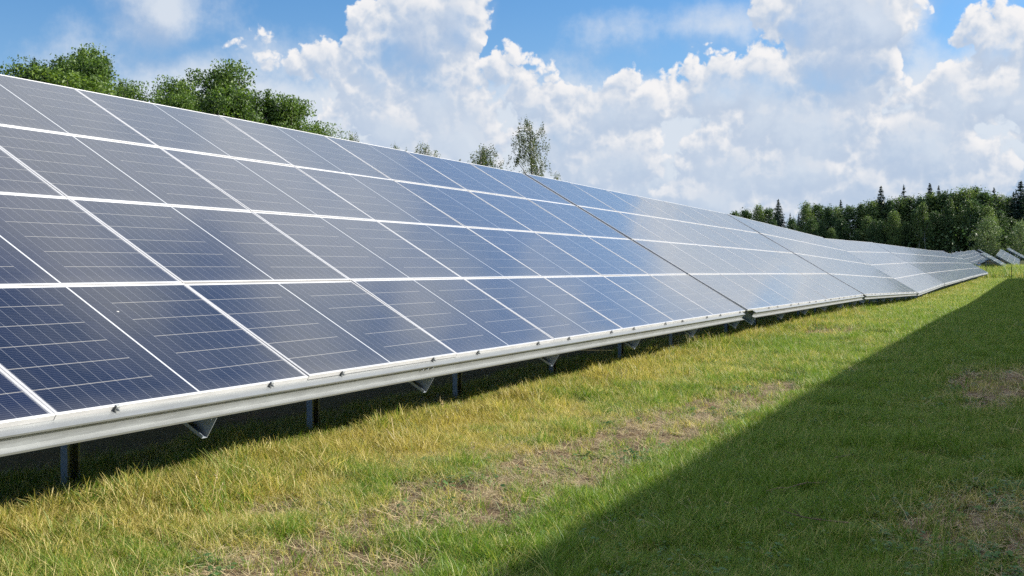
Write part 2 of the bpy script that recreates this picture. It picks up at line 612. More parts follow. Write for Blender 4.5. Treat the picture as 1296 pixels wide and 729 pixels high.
# ------------------------------------------------------------------ the solar tables
def module_meshes():
    b = MB()
    b.box((0.0252, 0.0102, -0.008), (ML - 0.0252, MH - 0.0102, -0.0025))
    cells = b.mesh('solar_panel', M_CELLS)
    f = MB()
    w, d, wy = 0.025, 0.035, 0.010
    f.box((0, 0, -d), (ML, wy, 0), bevel=0.001)
    f.box((0, MH - wy, -d), (ML, MH, 0), bevel=0.001)
    f.box((0, wy + .0005, -d), (w, MH - wy - .0005, 0), bevel=0.001)
    f.box((ML - w, wy + .0005, -d), (ML, MH - wy - .0005, 0), bevel=0.001)
    return cells, f.mesh('frame', M_ALU)


ME_CELLS, ME_FRAME = module_meshes()
TILT = 0.53672
ROWS = 4
Y0 = 4.0649 * S


def clamp_mesh():
    b = MB()
    b.box((-0.022, -0.013, -0.05), (0.022, -0.004, 0.003), bevel=0.0015)
    b.box((-0.022, -0.004, 0.001), (0.022, 0.009, 0.005), bevel=0.001)
    hexa = [(0.012 * math.cos(k * math.pi / 3), 0.012 * math.sin(k * math.pi / 3) - 0.028) for k in range(6)]
    b.extrude(hexa, -0.032, -0.0135, lambda t, p, q: Vector((p, t, q)))
    rod = [(0.005 * math.cos(k * math.pi / 4), 0.005 * math.sin(k * math.pi / 4) - 0.028) for k in range(8)]
    b.extrude(rod, -0.045, -0.0325, lambda t, p, q: Vector((p, t, q)))
    return b.mesh('clamp', M_GALV)


ME_CLAMP = clamp_mesh()
ME_CACHE = {}


def build_table(label, x0, n, z0, z1, y0=Y0, length=None, cat='solar array', group='tables of solar panels in the long row', first_rafter=0.5, detail=2, rows=ROWS, clear=None, facing=1, rail_cut=(0.0, 0.0)):
    """x0, y0: lower left corner of the panels (metres), z0/z1: its height at the near and far end"""
    length = length or n * PL
    stretch = length / (n * PL)
    s = math.atan2(z1 - z0, length)
    u = Vector((math.cos(s), 0, math.sin(s)))
    v = Vector((-math.sin(s) * math.sin(TILT), math.cos(TILT), math.cos(s) * math.sin(TILT)))
    w = u.cross(v)
    gz = float(ground_z(x0 + 1, y0 + 1))
    base = Vector((x0, y0, gz))
    root = empty('solar_array', base, label, cat, group)
    Mp = Matrix((u, v, w)).transposed().to_4x4()
    Mp.translation = Vector((0, 0, z0 - gz))
    rr = random.Random(int(x0 * 10 + y0 * 7))
    for j in range(rows):
        for i in range(n):
            o = bpy.data.objects.new('solar_panel', ME_CELLS)
            link(o, root)
            T = Matrix.Translation((i * PL * stretch + 0.0022, j * PH + 0.009, 0.0))
            jit = Matrix.Rotation(rr.gauss(0, 0.0040), 4, 'X') @ Matrix.Rotation(rr.gauss(0, 0.0007), 4, 'Y')
            mid = Matrix.Translation((ML / 2, MH / 2, 0))
            o.matrix_local = Mp @ T @ mid @ jit @ mid.inverted() @ Matrix.Diagonal((stretch, 1, 1, 1))
            if True:
                f = bpy.data.objects.new('frame', ME_FRAME)
                link(f, o)
    top = rows * PH
    a, b = rail_cut[0], length - rail_cut[1]
    if detail >= 1:
        prof = [(0.03, 0), (-0.060, 0), (-0.060, -0.012), (-0.056, -0.012), (-0.056, -0.004), (-0.036, -0.004), (-0.036, -0.100), (-0.084, -0.100), (-0.084, -0.090),
                (-0.088, -0.090), (-0.088, -0.104), (-0.032, -0.104), (-0.032, -0.004), (0.03, -0.004)]
        ys = [0.004] + [j * PH - 0.03 for j in range(1, rows)] + [top - 0.075]
        for k, yy in enumerate(ys):
            r = MB().extrude(prof, a, b, lambda t, p, q: Vector((t, p + yy, q - 0.0355))).build('purlin', M_GALV, root, matrix=Mp)
        nclamp = int(length / (PL / 2)) if detail >= 2 else 0
        for k in range(nclamp):
            i, h = divmod(k, 2)
            xx = (i + (0.19, 0.81)[h]) * PL * stretch
            if a + .03 < xx < b - .03:
                c = bpy.data.objects.new('clamp', ME_CLAMP)
                link(c, root)
                c.matrix_local = Mp @ Matrix.Translation((xx, 0.006, 0.0)) @ Matrix.Diagonal((.66, .66, .66, 1))
    # rafters, posts
    raf = c_outline(0.055, 0.165, 0.022, 0.004)
    xr = first_rafter
    k = 0
    sp = 2.625 * S if detail >= 1 else length / 2.2
    while xr < length - 0.05:
        key = ('rafter', rows)
        if key not in ME_CACHE:
            ME_CACHE[key] = MB().extrude(raf, -0.075, top - 0.05, lambda t, p, q: Vector((p - 0.028, t, q - 0.1405))).mesh('rafter', M_POST)
            ME_CACHE['bracket'] = MB().box((-0.022, -0.125, -0.152), (0.05, -0.0765, -0.141), bevel=.002).box((0.03, -0.0765, -0.20), (0.036, -0.02, -0.141)).mesh('bracket', M_GALV)
        o = bpy.data.objects.new('rafter', ME_CACHE[key])
        link(o, root)
        o.matrix_local = Mp @ Matrix.Translation((xr, 0, 0))
        if detail >= 2:
            if k % 2 == 1:
                if 'bolt' not in ME_CACHE:
                    bb_ = MB()
                    bb_.extrude([(.010 * math.cos(h_ * math.pi / 3), -.105 + .010 * math.sin(h_ * math.pi / 3)) for h_ in range(6)], -0.046, -0.0362, lambda t, p, q_: Vector((p, t, q_)))
                    ME_CACHE['bolt'] = bb_.mesh('bolt', M_POST)
                for e_ in (-.09, 0, .09):
                    bo = bpy.data.objects.new('bolt', ME_CACHE['bolt'])
                    link(bo, root)
                    bo.matrix_local = Mp @ Matrix.Translation((xr - .12 + e_, 0, .035))
            q = bpy.data.objects.new('bracket', ME_CACHE['bracket'])
            link(q, root)
            q.matrix_local = o.matrix_local
        for yy in (1.13, 3.36):
            tpos = Mp @ Vector((xr, yy / math.cos(TILT), -0.33))
            g0 = float(ground_z(x0 + tpos.x, y0 + tpos.y)) - gz - 0.35
            pp = c_outline(0.06, 0.12, 0.02, 0.005)
            MB().extrude(pp, g0, tpos.z + 0.14, lambda t, p, q_: Vector((tpos.x + q_ + .17, tpos.y + p - 0.03, t))).build('post', M_POST, root)
        xr += sp
        k += 1
    return root


def zt(z):
    return (z + 1.33) * S


XS = 4.1636
ROWG = 'tables of solar panels in the long row'
n_left = 6
build_table('big slanted table of dark blue solar panels that fills the left half, seen closest', (XS - n_left * 2.1) * S, 7 + n_left, zt(-.6892 + .0025 * n_left * 2.1), zt(-.7257), first_rafter=(5.33 - 2.625 * 4 - (XS - n_left * 2.1)) * S, rail_cut=(0, 0.18), group=ROWG)
build_table('solar table with a blue sky patch reflected low in it, just past the dark gap', 19.02 * S, 7, zt(-.722), zt(-.815), length=15.0 * S, first_rafter=0.75, rail_cut=(0.55, .1), group=ROWG)
build_table('pale glaring solar table dipping downhill away from the viewer, third in the row', 34.25 * S, 8, zt(-.815), zt(-1.12), length=17.85 * S, first_rafter=0.4, rail_cut=(.3, .1), group=ROWG)
build_table('pale solar table that rises again behind the dip, with a kinked lower rail', 52.35 * S, 8, zt(-1.15), zt(-1.02), length=18.1 * S, first_rafter=0.4, rail_cut=(.3, .1), group=ROWG)
build_table('level solar table following the rising one, under the middle of the spruces', 70.9 * S, 9, zt(-1.03), zt(-.99), length=20.2 * S, detail=1, group=ROWG)
build_table('small looking solar table between two dark rail joints, sixth along the row', 91.4 * S, 9, zt(-.995), zt(-.94), length=20.3 * S, detail=1, group=ROWG)
build_table('last but one solar table of the long row, close to the fence', 112.0 * S, 12, zt(-.96), zt(-.92), length=26.2 * S, detail=1, group=ROWG)
build_table('far end table of the long row, its pointed corner at the wire fence', 138.5 * S, 9, zt(-.95), zt(-.93), length=20.4 * S, detail=1, group=ROWG)

# the next row, whose high back edge throws the broad shadow on the grass
YR = -7.42 * S
for k, (xa, n, za, zb, ln) in enumerate(((-24.9, 7, -.70, -.70, 14.9), (-10.0, 7, -.70, -.70, 14.9), (4.9, 7, -.70, -.70, 14.9), (19.8, 7, -.70, -.76, 14.9), (34.7, 8, -.76, -.94, 18.1), (52.8, 8, -.94, -1.02, 18.0), (70.8, 9, -1.02, -1.03, 20.5), (91.3, 9, -1.03, -1.04, 20.6), (111.9, 12, -1.04, -1.10, 26.5), (138.4, 9, -1.10, -1.15, 20.4))):
    build_table('solar table of the neighbouring row whose high back edge shades the grass', xa * S, n, zt(za), zt(zb), y0=YR, length=ln * S, detail=0, group='tables of the shading row')

# ------------------------------------------------------------------ fields of tables beyond the fence
BG = 'tables in the fields beyond the fence'
build_table('pale table rising up the slope beyond the fence, whose brown end edge is lifted', 226 * S, 15, zt(-.12), zt(.85), y0=8.0 * S, length=63 * S, detail=0, group=BG)
build_table('pale table continuing up the slope behind the one with the brown end edge', 290 * S, 12, zt(.88), zt(1.72), y0=8.3 * S, length=49 * S, detail=0, group=BG)
build_table('grey table peeping out farthest, under the forest edge, above the rising pale tables', 342 * S, 12, zt(1.9), zt(2.3), y0=7.6 * S, length=55 * S, detail=0, group=BG)
build_table('dark grey humped table just over the shoulder of the long row', 262 * S, 12, zt(.85), zt(1.35), y0=15.0 * S, length=60 * S, detail=0, group=BG)
build_table('table seen end on over the fence post, its dark underside and white edge showing', 203 * S, 8, zt(-.42), zt(-.12), y0=2.45 * S, length=33 * S, detail=0, group=BG)
build_table('steeply rising table with bold white grid lines near the picture edge', 237 * S, 12, zt(-.45), zt(1.3), y0=.85 * S, length=53 * S, detail=0, group=BG)
build_table('table behind the steeply rising one, only its ridge and sloping end visible', 292 * S, 12, zt(1.4), zt(2.3), y0=-.3 * S, length=53 * S, detail=0, group=BG)


# ------------------------------------------------------------------ foliage
def mat_leaf(name, dark, mid, light, trans=0.35, hue_pos=0.0):
    m, N, b = material(name)
    ng = N.new('ShaderNodeNewGeometry')
    r = ng.outputs['Random Per Island']
    oi = N.new('ShaderNodeObjectInfo').outputs['Random']
    n = N.noise(ng.outputs['Position'], 0.45, 3.0, 0.6)
    f = N.m('ADD', N.m('MULTIPLY_ADD', r, 0.5, N.m('MULTIPLY', n, 0.45)), N.m('MULTIPLY_ADD', oi, 0.22, -0.06))
    c = N.ramp(f, [(0.2, dark), (0.52, mid), (0.85, light)])
    N.put(b.inputs['Base Color'], c)
    b.inputs['Roughness'].default_value = 0.55
    b.inputs['Specular IOR Level'].default_value = 0.35
    tr = N.new('ShaderNodeBsdfTranslucent')
    N.put(tr.inputs['Color'], N.vm('MULTIPLY', c, (1.25, 1.3, 0.6)))
    mx = N.new('ShaderNodeMixShader')
    mx.inputs[0].default_value = trans
    N.t.links.new(b.outputs[0], mx.inputs[1])
    N.t.links.new(tr.outputs[0], mx.inputs[2])
    N.t.links.new(mx.outputs[0], N.t.nodes['Material Output'].inputs[0])
    return m


def mat_bark(name, a, c_, scale=(2, 2, 9)):
    m, N, b = material(name)
    t = N.new('ShaderNodeTexCoord').outputs['Object']
    n = N.noise(N.vm('MULTIPLY', t, scale), 2.0, 5.0, 0.65)
    N.put(b.inputs['Base Color'], N.ramp(n, [(0.35, a), (0.62, c_)]))
    b.inputs['Roughness'].default_value = 0.9
    return m


LF_OAK = mat_leaf('broad leaves', (0.034, 0.066, 0.016), (0.087, 0.155, 0.031), (0.173, 0.244, 0.055))
LF_BIRCH = mat_leaf('birch leaves', (0.046, 0.065, 0.031), (0.098, 0.127, 0.058), (0.169, 0.195, 0.098))
LF_FOREST = mat_leaf('forest leaves', (0.028, 0.059, 0.025), (0.059, 0.111, 0.039), (0.119, 0.176, 0.061), 0.25)
LF_PALE = mat_leaf('pale forest leaves', (0.050, 0.085, 0.030), (0.105, 0.165, 0.050), (0.20, 0.26, 0.08), 0.3)
LF_SPRUCE = mat_leaf('spruce needles', (0.016, 0.036, 0.026), (0.033, 0.064, 0.041), (0.061, 0.094, 0.051), 0.08)
LF_WILLOW = mat_leaf('willow leaves', (0.060, 0.100, 0.050), (0.130, 0.190, 0.085), (0.24, 0.31, 0.14), 0.3)
BK_DARK = mat_bark('grey brown bark', (0.05, 0.04, 0.03), (0.15, 0.12, 0.095))
BK_BIRCH = mat_bark('white birch bark', (0.12, 0.11, 0.10), (0.62, 0.60, 0.56), (1, 1, 5))


def leaves_mesh(name, pts, size, mat, r, droop=0.0, aspect=0.55):
    """one small pointed blade (4 corners) per point"""
    n = len(pts)
    d = r.normal(size=(n, 3))
    d[:, 2] = d[:, 2] * 0.7 - droop
    d /= np.linalg.norm(d, axis=1)[:, None]
    k = r.normal(size=(n, 3))
    s = np.cross(d, k)
    s /= np.linalg.norm(s, axis=1)[:, None]
    sz = size * r.uniform(0.6, 1.35, n)[:, None]
    nrm = np.cross(d, s)
    a = pts - d * sz * 0.5
    b = pts + d * sz * 0.5
    l = pts + s * sz * aspect * 0.5 + nrm * sz * 0.10
    q = pts - s * sz * aspect * 0.5 + nrm * sz * 0.10
    v = np.stack([a, l, b, q], 1).reshape(-1, 3)
    f = np.arange(4 * n).reshape(n, 4)
    return mesh_np(name, v, f, mat)


def limb_pts(p0, d, length, r, n=5, up=0.25, wob=0.12):
    p = np.array(p0, float)
    d = np.array(d, float)
    out = [p.copy()]
    for _ in range(n):
        d = d + r.normal(size=3) * wob + np.array([0, 0, up / n])
        d /= np.linalg.norm(d)
        p = p + d * length / n
        out.append(p.copy())
    return np.array(out)


def broad_tree(seed, h, rad, leaf_mat, bark, leaf=0.13, per=70, limbs=16, base=0.18, spread=0.1, top_taper=0.75):
    r = np.random.default_rng(seed)
    T = MB()
    trunk = limb_pts((0, 0, -0.2), (0, 0, 1), h * 0.93, r, 9, 0.6, 0.05)
    T.tube(trunk, np.linspace(h * 0.021, h * 0.004, len(trunk)), 7)
    cl = []
    for i in range(limbs):
        f = base + (0.97 - base) * (i + r.random()) / limbs
        p0 = trunk[0] + (trunk[-1] - trunk[0]) * 0
        k = f * (len(trunk) - 1)
        k0 = min(int(k), len(trunk) - 2)
        p0 = trunk[k0] * (1 - (k - k0)) + trunk[k0 + 1] * (k - k0)
        ang = i * 2.399 + r.normal() * 0.4
        prof = math.sin(math.pi * min(1, max(0.12, (f - base) / (1 - base) * 0.80 + 0.20))) ** 0.7
        ln = rad * prof * r.uniform(0.75, 1.25) + 0.08 * h * 0.5
        lim = limb_pts(p0, (math.cos(ang), math.sin(ang), 0.35 + 0.9 * f), ln, r, 5, 0.5, 0.15)
        T.tube(lim, np.linspace(h * 0.007, h * 0.0018, len(lim)), 5)
        for q in range(6):
            t0 = lim[1 + q % 4] if q < 4 else lim[-1]
            dd = r.normal(size=3)
            dd[2] = abs(dd[2]) * 0.8
            tw = limb_pts(t0, dd / np.linalg.norm(dd), ln * r.uniform(0.22, 0.5) + .12, r, 3, 0.3, 0.2)
            T.tube(tw, np.linspace(h * 0.002, h * 0.0006, len(tw)), 4)
            m = int(per * r.uniform(0.5, 1.3))
            cc = tw[-1] * 0.7 + tw[-2] * 0.3
            sg = spread * rad * r.uniform(0.7, 1.3) + 0.10
            g = np.clip(r.normal(size=(m, 3)), -1.45, 1.45) * sg * np.array([1, 1, 0.72])
            cl.append(cc + g)
            cl.append(tw[r.integers(0, len(tw), m // 4)] + r.normal(size=(m // 4, 3)) * sg * 0.4)
    # leader shoots above the crown
    for q in range(5):
        tw = limb_pts(trunk[-1 - (q % 2)], np.array([r.normal() * .45, r.normal() * .45, 1.0]), h * 0.07 * r.uniform(.6, 1.3), r, 4, .3, .12)
        T.tube(tw, np.linspace(h * 0.002, h * 0.0006, len(tw)), 4)
        for p_ in tw[1:]:
            cl.append(p_ + np.clip(r.normal(size=(int(per * .35), 3)), -1.3, 1.3) * 0.045 * rad)
    pts = np.concatenate(cl)
    return T.mesh('trunk', bark, True), leaves_mesh('crown', pts, leaf, leaf_mat, r)


def birch_tree(seed, h, rad, leaf=0.09, base=0.30, strands=10, mat=None, per=26):
    r = np.random.default_rng(seed)
    T = MB()
    trunk = limb_pts((0, 0, -0.2), (0, 0, 1), h * 0.97, r, 10, 0.6, 0.035)
    T.tube(trunk, np.linspace(h * 0.013, h * 0.0025, len(trunk)), 7)
    cl = []
    nl = 26
    for i in range(nl):
        f = base + (0.985 - base) * (i + r.random()) / nl
        k = f * (len(trunk) - 1)
        k0 = min(int(k), len(trunk) - 2)
        p0 = trunk[k0] * (1 - (k - k0)) + trunk[k0 + 1] * (k - k0)
        ang = i * 2.399 + r.normal() * 0.5
        ln = (rad * (1 - ((f - base) / (1 - base)) ** 1.5) * r.uniform(0.55, 1.25) + 0.04 * h)
        lim = limb_pts(p0, (math.cos(ang), math.sin(ang), 0.9), ln * 1.15, r, 6, -0.1, 0.12)
        T.tube(lim, np.linspace(h * 0.004, h * 0.001, len(lim)), 4)
        for q in range(strands):
            s0 = lim[r.integers(2, len(lim))] + r.normal(size=3) * 0.1 * rad
            L_ = h * r.uniform(0.04, 0.13)
            tt = r.random(per) ** 0.8
            st = s0 + np.stack([r.normal() * .15 * L_ * tt, r.normal() * .15 * L_ * tt, .02 * h - L_ * tt], 1)
            cl.append(st + r.normal(size=(per, 3)) * 0.028 * rad)
    pts = np.concatenate(cl)
    return T.mesh('trunk', BK_BIRCH, True), leaves_mesh('crown', pts, leaf, mat or LF_BIRCH, r, droop=0.9)


def spruce_tree(seed, h, rad, leaf=0.5, gaps=0.0, base=0.1):
    r = np.random.default_rng(seed)
    T = MB()
    T.tube([(0, 0, -.3), (0.05, 0, h * .5), (0, 0.03, h)], [h * .015, h * .009, h * .002], 7)
    cl = []
    tiers = int(h * 1.7)
    for i in range(tiers):
        f = base + (1 - base) * (i + 0.3 * r.random()) / tiers
        z = f * h
        R_ = rad * (1 - f) ** 0.85 + 0.12
        nb = 8 if f < .8 else 5
        for k in range(nb):
            if r.random() < gaps:
                continue
            ang = 2 * math.pi * (k + r.random() * .8) / nb + i
            ln = R_ * r.uniform(0.6, 1.15)
            t = r.random(int(10 + 22 * ln / rad)) ** 0.7
            x = np.cos(ang) * ln * t
            y = np.sin(ang) * ln * t
            zz = z - 0.32 * ln * t + 0.12 * ln * t * t
            p = np.stack([x, y, zz], 1) + r.normal(size=(len(t), 3)) * np.array([.09, .09, .05]) * (0.4 + ln)
            cl.append(p)
    cl.append(np.stack([np.zeros(14), np.zeros(14), np.linspace(h * .95, h * 1.01, 14)], 1) + r.normal(size=(14, 3)) * 0.05)
    return T.mesh('trunk', BK_DARK, True), leaves_mesh('crown', np.concatenate(cl), leaf, LF_SPRUCE, r, droop=0.2, aspect=0.5)


def forest_broad(seed, h, rad, mat, leaf=0.55, n=22, per=120, base=.2, bark=None):
    """a crown of leaf clumps packed along an uneven rounded outline, as it looks from hundreds of metres away"""
    r = np.random.default_rng(seed)
    T = MB()
    trunk = limb_pts((0, 0, -0.3), (0, 0, 1), h * .9, r, 7, .6, .04)
    T.tube(trunk, np.linspace(h * .013, h * .003, len(trunk)), 6)
    cl = []
    for i in range(n * 2):
        f = base + (1 - base) * (i + .5) / (n * 2)
        w = math.sin(math.pi * min(1., (f - base) / (1 - base) * .78 + .22)) ** .6
        ang = i * 2.399
        rr = rad * w * r.uniform(.25, 1.0)
        c = np.array([math.cos(ang) * rr, math.sin(ang) * rr, f * h])
        sg = rad * r.uniform(.13, .26)
        cl.append(c + r.normal(size=(per, 3)) * sg * np.array([1, 1, .8]))
        T.tube([trunk[min(6, int(f * 6))], c], [h * .003, h * .001], 4)
    return T.mesh('trunk', bark or BK_DARK, True), leaves_mesh('crown', np.concatenate(cl), leaf, mat, r)


def plant(name, meshes, loc, label, cat='tree', group=None, scale=1.0, rot=0.0, wide=1.0):
    root = empty(name, loc, label, cat, group)
    root.scale = (scale * wide, scale * wide, scale)
    root.rotation_euler = (0, 0, rot)
    for nm, me in zip(('trunk', 'crown'), meshes):
        link(bpy.data.objects.new(nm, me), root)
    return root


Fv = np.array([math.cos(PITCH) * math.cos(YAW), math.cos(PITCH) * math.sin(YAW), math.sin(PITCH)])
Rv = np.array([math.sin(YAW), -math.cos(YAW), 0.0])
Uv = np.cross(Rv, Fv)


def spot(px, py, depth):
    """surveyed bearing + distance -> place in metres"""
    d = Fv + Rv * (px - 648) / 1502.7 + Uv * (364.5 - py) / 1502.7
    return d * depth + np.array([0, 0, 1.523])


# trees standing behind the near tables
oaks = [broad_tree(41, 9.0, 2.3, LF_OAK, BK_DARK, leaf=.115, per=260), broad_tree(57, 9.0, 2.1, LF_OAK, BK_DARK, leaf=.11, per=240, spread=.12), broad_tree(63, 9.0, 1.9, LF_OAK, BK_DARK, leaf=.115, per=220, limbs=15)]
NEAR = 'leafy trees behind the near solar table'
for k, (px, py, dep, wd, pr, lab) in enumerate([
        (22, 84, 42, 1.0, 0, 'green leafy tree cut by the left picture border behind the panels'),
        (62, 66, 41, .9, 1, 'leafy tree between the border tree and the tallest wispy one'),
        (92, 50, 42, .95, 2, 'tallest leafy tree with wispy bare shoots on top'),
        (122, 74, 40, .9, 0, 'leafy tree on the right flank of the wispy topped one'),
        (8, 105, 36, .8, 2, 'low bright green bush at the left border above the panel edge'),
        (166, 93, 44, .62, 1, 'small thin leafy tree standing in the gap between two clumps'),
        (188, 122, 42, .7, 2, 'low bush filling the foot of the gap between the clumps'),
        (214, 90, 43, .85, 1, 'dark leafy tree at the left shoulder of the second clump'),
        (258, 73, 44, 1.0, 0, 'biggest rounded dark green tree crowning the second clump'),
        (292, 104, 42, .9, 2, 'yellowish green tree just right of the biggest rounded one'),
        (326, 106, 45, .85, 1, 'round dark tree at the sloping end of the second clump'),
        (352, 121, 45, .8, 0, 'bushy tree on the falling slope of the second clump'),
        (380, 139, 46, .72, 2, 'bright green bush low over the table ridge'),
        (404, 149, 47, .6, 1, 'last bright bush tip of the second clump'),
        (235, 120, 40, .9, 0, 'front bush at the foot of the second clump')]):
    p = spot(px, py, dep)
    gz = float(ground_z(p[0], p[1]))
    plant('leafy_tree', oaks[pr], (p[0], p[1], gz), lab, 'tree', NEAR, scale=(p[2] - gz) / 9.25, rot=k * 1.7, wide=wd * .84 * 9.25 / (p[2] - gz))

for k in range(9):  # out-of-view trees added to keep low north sky from lighting under the tables
    x_, y_ = 27.5 - 5.2 * k, 27.5 + 1.6 * math.sin(k * 2.2)
    plant('leafy_tree', oaks[k % 3], (x_, y_, float(ground_z(x_, y_))), 'unseen leafy tree added past the left border to block low sky light', 'tree', 'added trees past the left border', scale=.8 + .12 * math.sin(k * 1.7), rot=k * 1.1, wide=1.35)

birches = [birch_tree(5, 10, 1.55, strands=13, per=36, leaf=.075), birch_tree(9, 9, 1.6, strands=15, per=38, leaf=.08)]
for k, (px, py, dep, wd, pr, lab) in enumerate([
        (675, 146, 62, 1.12, 0, 'tall slender birch with hanging twigs rising over the table ridge'),
        (604, 181, 60, 1.15, 1, 'round topped birch tip just left of the tall birch'),
        (536, 177, 58, .8, 1, 'thin pale birch tip standing in front of a white cloud'),
        (507, 179, 57, .7, 0, 'small greener birch tip left of the thin pale one'),
        (440, 165, 50, .55, 1, 'small dark tree tip alone right of the leafy clumps'),
        (449, 172, 50, .4, 0, 'tiniest tree tip beside the lone dark one'),
        (708, 217, 66, .5, 1, 'few leaf tips right of the tall birch over the ridge')]):
    p = spot(px, py, dep)
    gz = float(ground_z(p[0], p[1]))
    h0 = (10, 9)[pr]
    sc_ = (p[2] - gz) / h0
    plant('birch_tree', birches[pr], (p[0], p[1], gz), lab, 'tree', 'birches behind the long row', scale=sc_, rot=k * 2.1, wide=wd / sc_)

# the forest edge
fb = [forest_broad(101, 24, 5.6, LF_FOREST, n=30, leaf=.7), forest_broad(102, 24, 4.8, LF_FOREST, n=28, leaf=.7), forest_broad(103, 24, 5.2, LF_PALE, n=32, leaf=.6)]
sp = [spruce_tree(201, 26, 6.8, leaf=.62), spruce_tree(202, 26, 6.0, gaps=.3, leaf=.55)]
bf = birch_tree(203, 24, 3.6, leaf=.42, base=.34, strands=11, mat=LF_PALE, per=24)
wl = forest_broad(204, 14, 5.2, LF_WILLOW, leaf=.42, n=26, per=130, base=.08)
FO = 'trees of the forest edge'


def forest_tree(name, meshes, h0, px, py, dep, lab, wide=1.0, rot=0.0, cat='tree', ymin=None):
    p = spot(px, py, dep)
    gz = float(ground_z(p[0], p[1]))
    s_ = max(.3, (p[2] - gz) / h0)
    return plant(name, meshes, (p[0], p[1], gz), lab, cat, FO, scale=s_, rot=rot, wide=wide)


for k, (px, py, dep, pr, wd, lab) in enumerate([
        (985, 252, 425, 0, 1.15, 'dark spruce at the left part of the forest with small spruces beside it'),
        (1000, 270, 420, 1, .8, 'small spruce tip just right of the dark left spruce'),
        (1011, 270, 424, 0, .8, 'second small spruce tip right of the dark left spruce'),
        (1064, 253, 430, 0, .9, 'dark conifer crown behind the yellowish broadleaf trees'),
        (1115, 235, 420, 0, 1.0, 'full dark spruce standing clear of the canopy against cloud'),
        (1144, 234, 422, 1, .9, 'thin pointed spruce with gaps between its boughs'),
        (1177, 232, 421, 0, 1.05, 'left one of the twin spruces in front of the white cloud'),
        (1188, 234, 424, 1, .95, 'right one of the twin spruces in front of the white cloud'),
        (1258, 238, 420, 1, 1.25, 'flat topped dark pine above the bright broadleaf trees'),
        (1292, 229, 414, 0, 1.5, 'big dark conifer cut by the right picture border'),
        (1283, 243, 418, 1, 1.3, 'dark conifer leaning on the big border one'),
        (1040, 262, 432, 1, .9, 'thin dark spruce tip over the middle of the forest'),
        (1320, 236, 416, 0, 1.2, 'spruce outside the right border'), (1350, 240, 416, 1, 1.2, 'thin spruce outside the right border')]):
    forest_tree('spruce_tree', sp[pr], 26.2, px, py, dep, lab, wd, k * 1.3)

EXTRA = [(930, 269, 428), (944, 266, 432), (960, 261, 426), (972, 265, 430), (1003, 277, 415), (1020, 258, 424), (1034, 260, 428), (1049, 262, 420), (1058, 263, 426), (1075, 262, 421), (1090, 258, 424), (1102, 256, 418),
         (1112, 255, 422), (1126, 253, 417), (1139, 252, 420), (1152, 250, 423), (1165, 250, 416), (1180, 246, 420), (1196, 244, 418), (1208, 244, 422), (1222, 240, 417), (1234, 239, 421), (1247, 243, 416), (1262, 248, 419), (1276, 250, 421), (1300, 250, 416), (1322, 246, 418), (1345, 248, 418), (1370, 246, 420)]
for k, (px, py, dep) in enumerate(EXTRA):
    lab = 'broad green tree in the closed canopy of the forest edge'
    if px == 1075:
        lab = 'yellowish broadleaf tree low in front of the conifer crown'
    forest_tree('broadleaf_tree', fb[k % 3], 24.6, px, py, dep, lab, 1.0 + .25 * math.sin(k * 2.3), k * 2.4)
    # the storey below, seen between the taller crowns
    forest_tree('broadleaf_tree', fb[(k + 1) % 3], 24.6, px + 6 + 3 * math.sin(k * 5.1), py + 22 + 8 * math.sin(k * 3.7), dep - 14, 'lower broad tree of the forest edge under the taller crowns', .9, k * 1.1)
for k, (px, py, dep, lab) in enumerate([(1163, 258, 402, 'birch with a pale trunk showing left of the other pale trunk'), (1172, 256, 400, 'birch with a pale straight trunk under the twin spruces'), (1228, 252, 402, 'birch with a pale trunk left of the round willow'), (1198, 250, 404, 'light green feathery birch below the twin spruces')]):
    forest_tree('birch_tree', bf, 24.0, px, py, dep, lab, .9, k * 2.0)
forest_tree('willow_tree', wl, 14.4, 1251, 276, 388, 'round grey green willow bush lit on top, before the dark forest', 1.0, .4)
forest_tree('willow_tree', wl, 14.4, 1293, 281, 384, 'round willow bush cut by the right picture border', .95, 2.4)

# dark brushwood filling the wood below the crowns
r_ = np.random.default_rng(777)
n_ = 26000
bx_ = r_.uniform(395, 470, n_)
by_ = r_.uniform(-75, 150, n_)
hz_ = 10 * r_.random(n_) ** 1.2 * (.6 + .8 * vnoise(bx_, by_, 9, 61, 2))
bx_ = np.where(bx_ < 425, bx_ + 25, bx_)
bm_ = leaves_mesh('undergrowth', np.stack([bx_, by_, ground_z(bx_, by_) + hz_], 1), 1.1, LF_FOREST, r_)
ob_ = link(bpy.data.objects.new('undergrowth', bm_)) or bpy.data.objects['undergrowth']
tag(ob_, 'dark undergrowth between the trunks of the forest', 'undergrowth', kind='stuff')

# ------------------------------------------------------------------ wire fence at the end of the lane
XF = 184.5
M_FENCE = mat_steel('dark green coated steel', (0.025, 0.03, 0.028), 0.6, 0.1)
gzf = float(ground_z(XF, 2))
fence = empty('wire_fence', (XF, 0, gzf), 'dark wire mesh fence on thin posts across the end of the grass lane', 'fence')
yy = 5.0 + 3.4 * 3
ypos = []
while yy > -34:
    ypos.append(yy)
    MB().box((-.045, yy - .045, -.3), (.045, yy + .045, 1.95), bevel=.006).build('post', M_FENCE, fence)
    yy -= 3.4
for a, b in zip(ypos, ypos[1:]):
    f = MB()
    q = b + .06
    while q < a - .05:
        f.box((-.006, q - .006, 0.05), (.006, q + .006, 1.72))
        q += .15
    for z in np.linspace(.06, 1.72, 9):
        f.box((.0065, b + .05, z - .006), (.0185, a - .05, z + .006))
    f.build('mesh_panel', M_FENCE, fence)

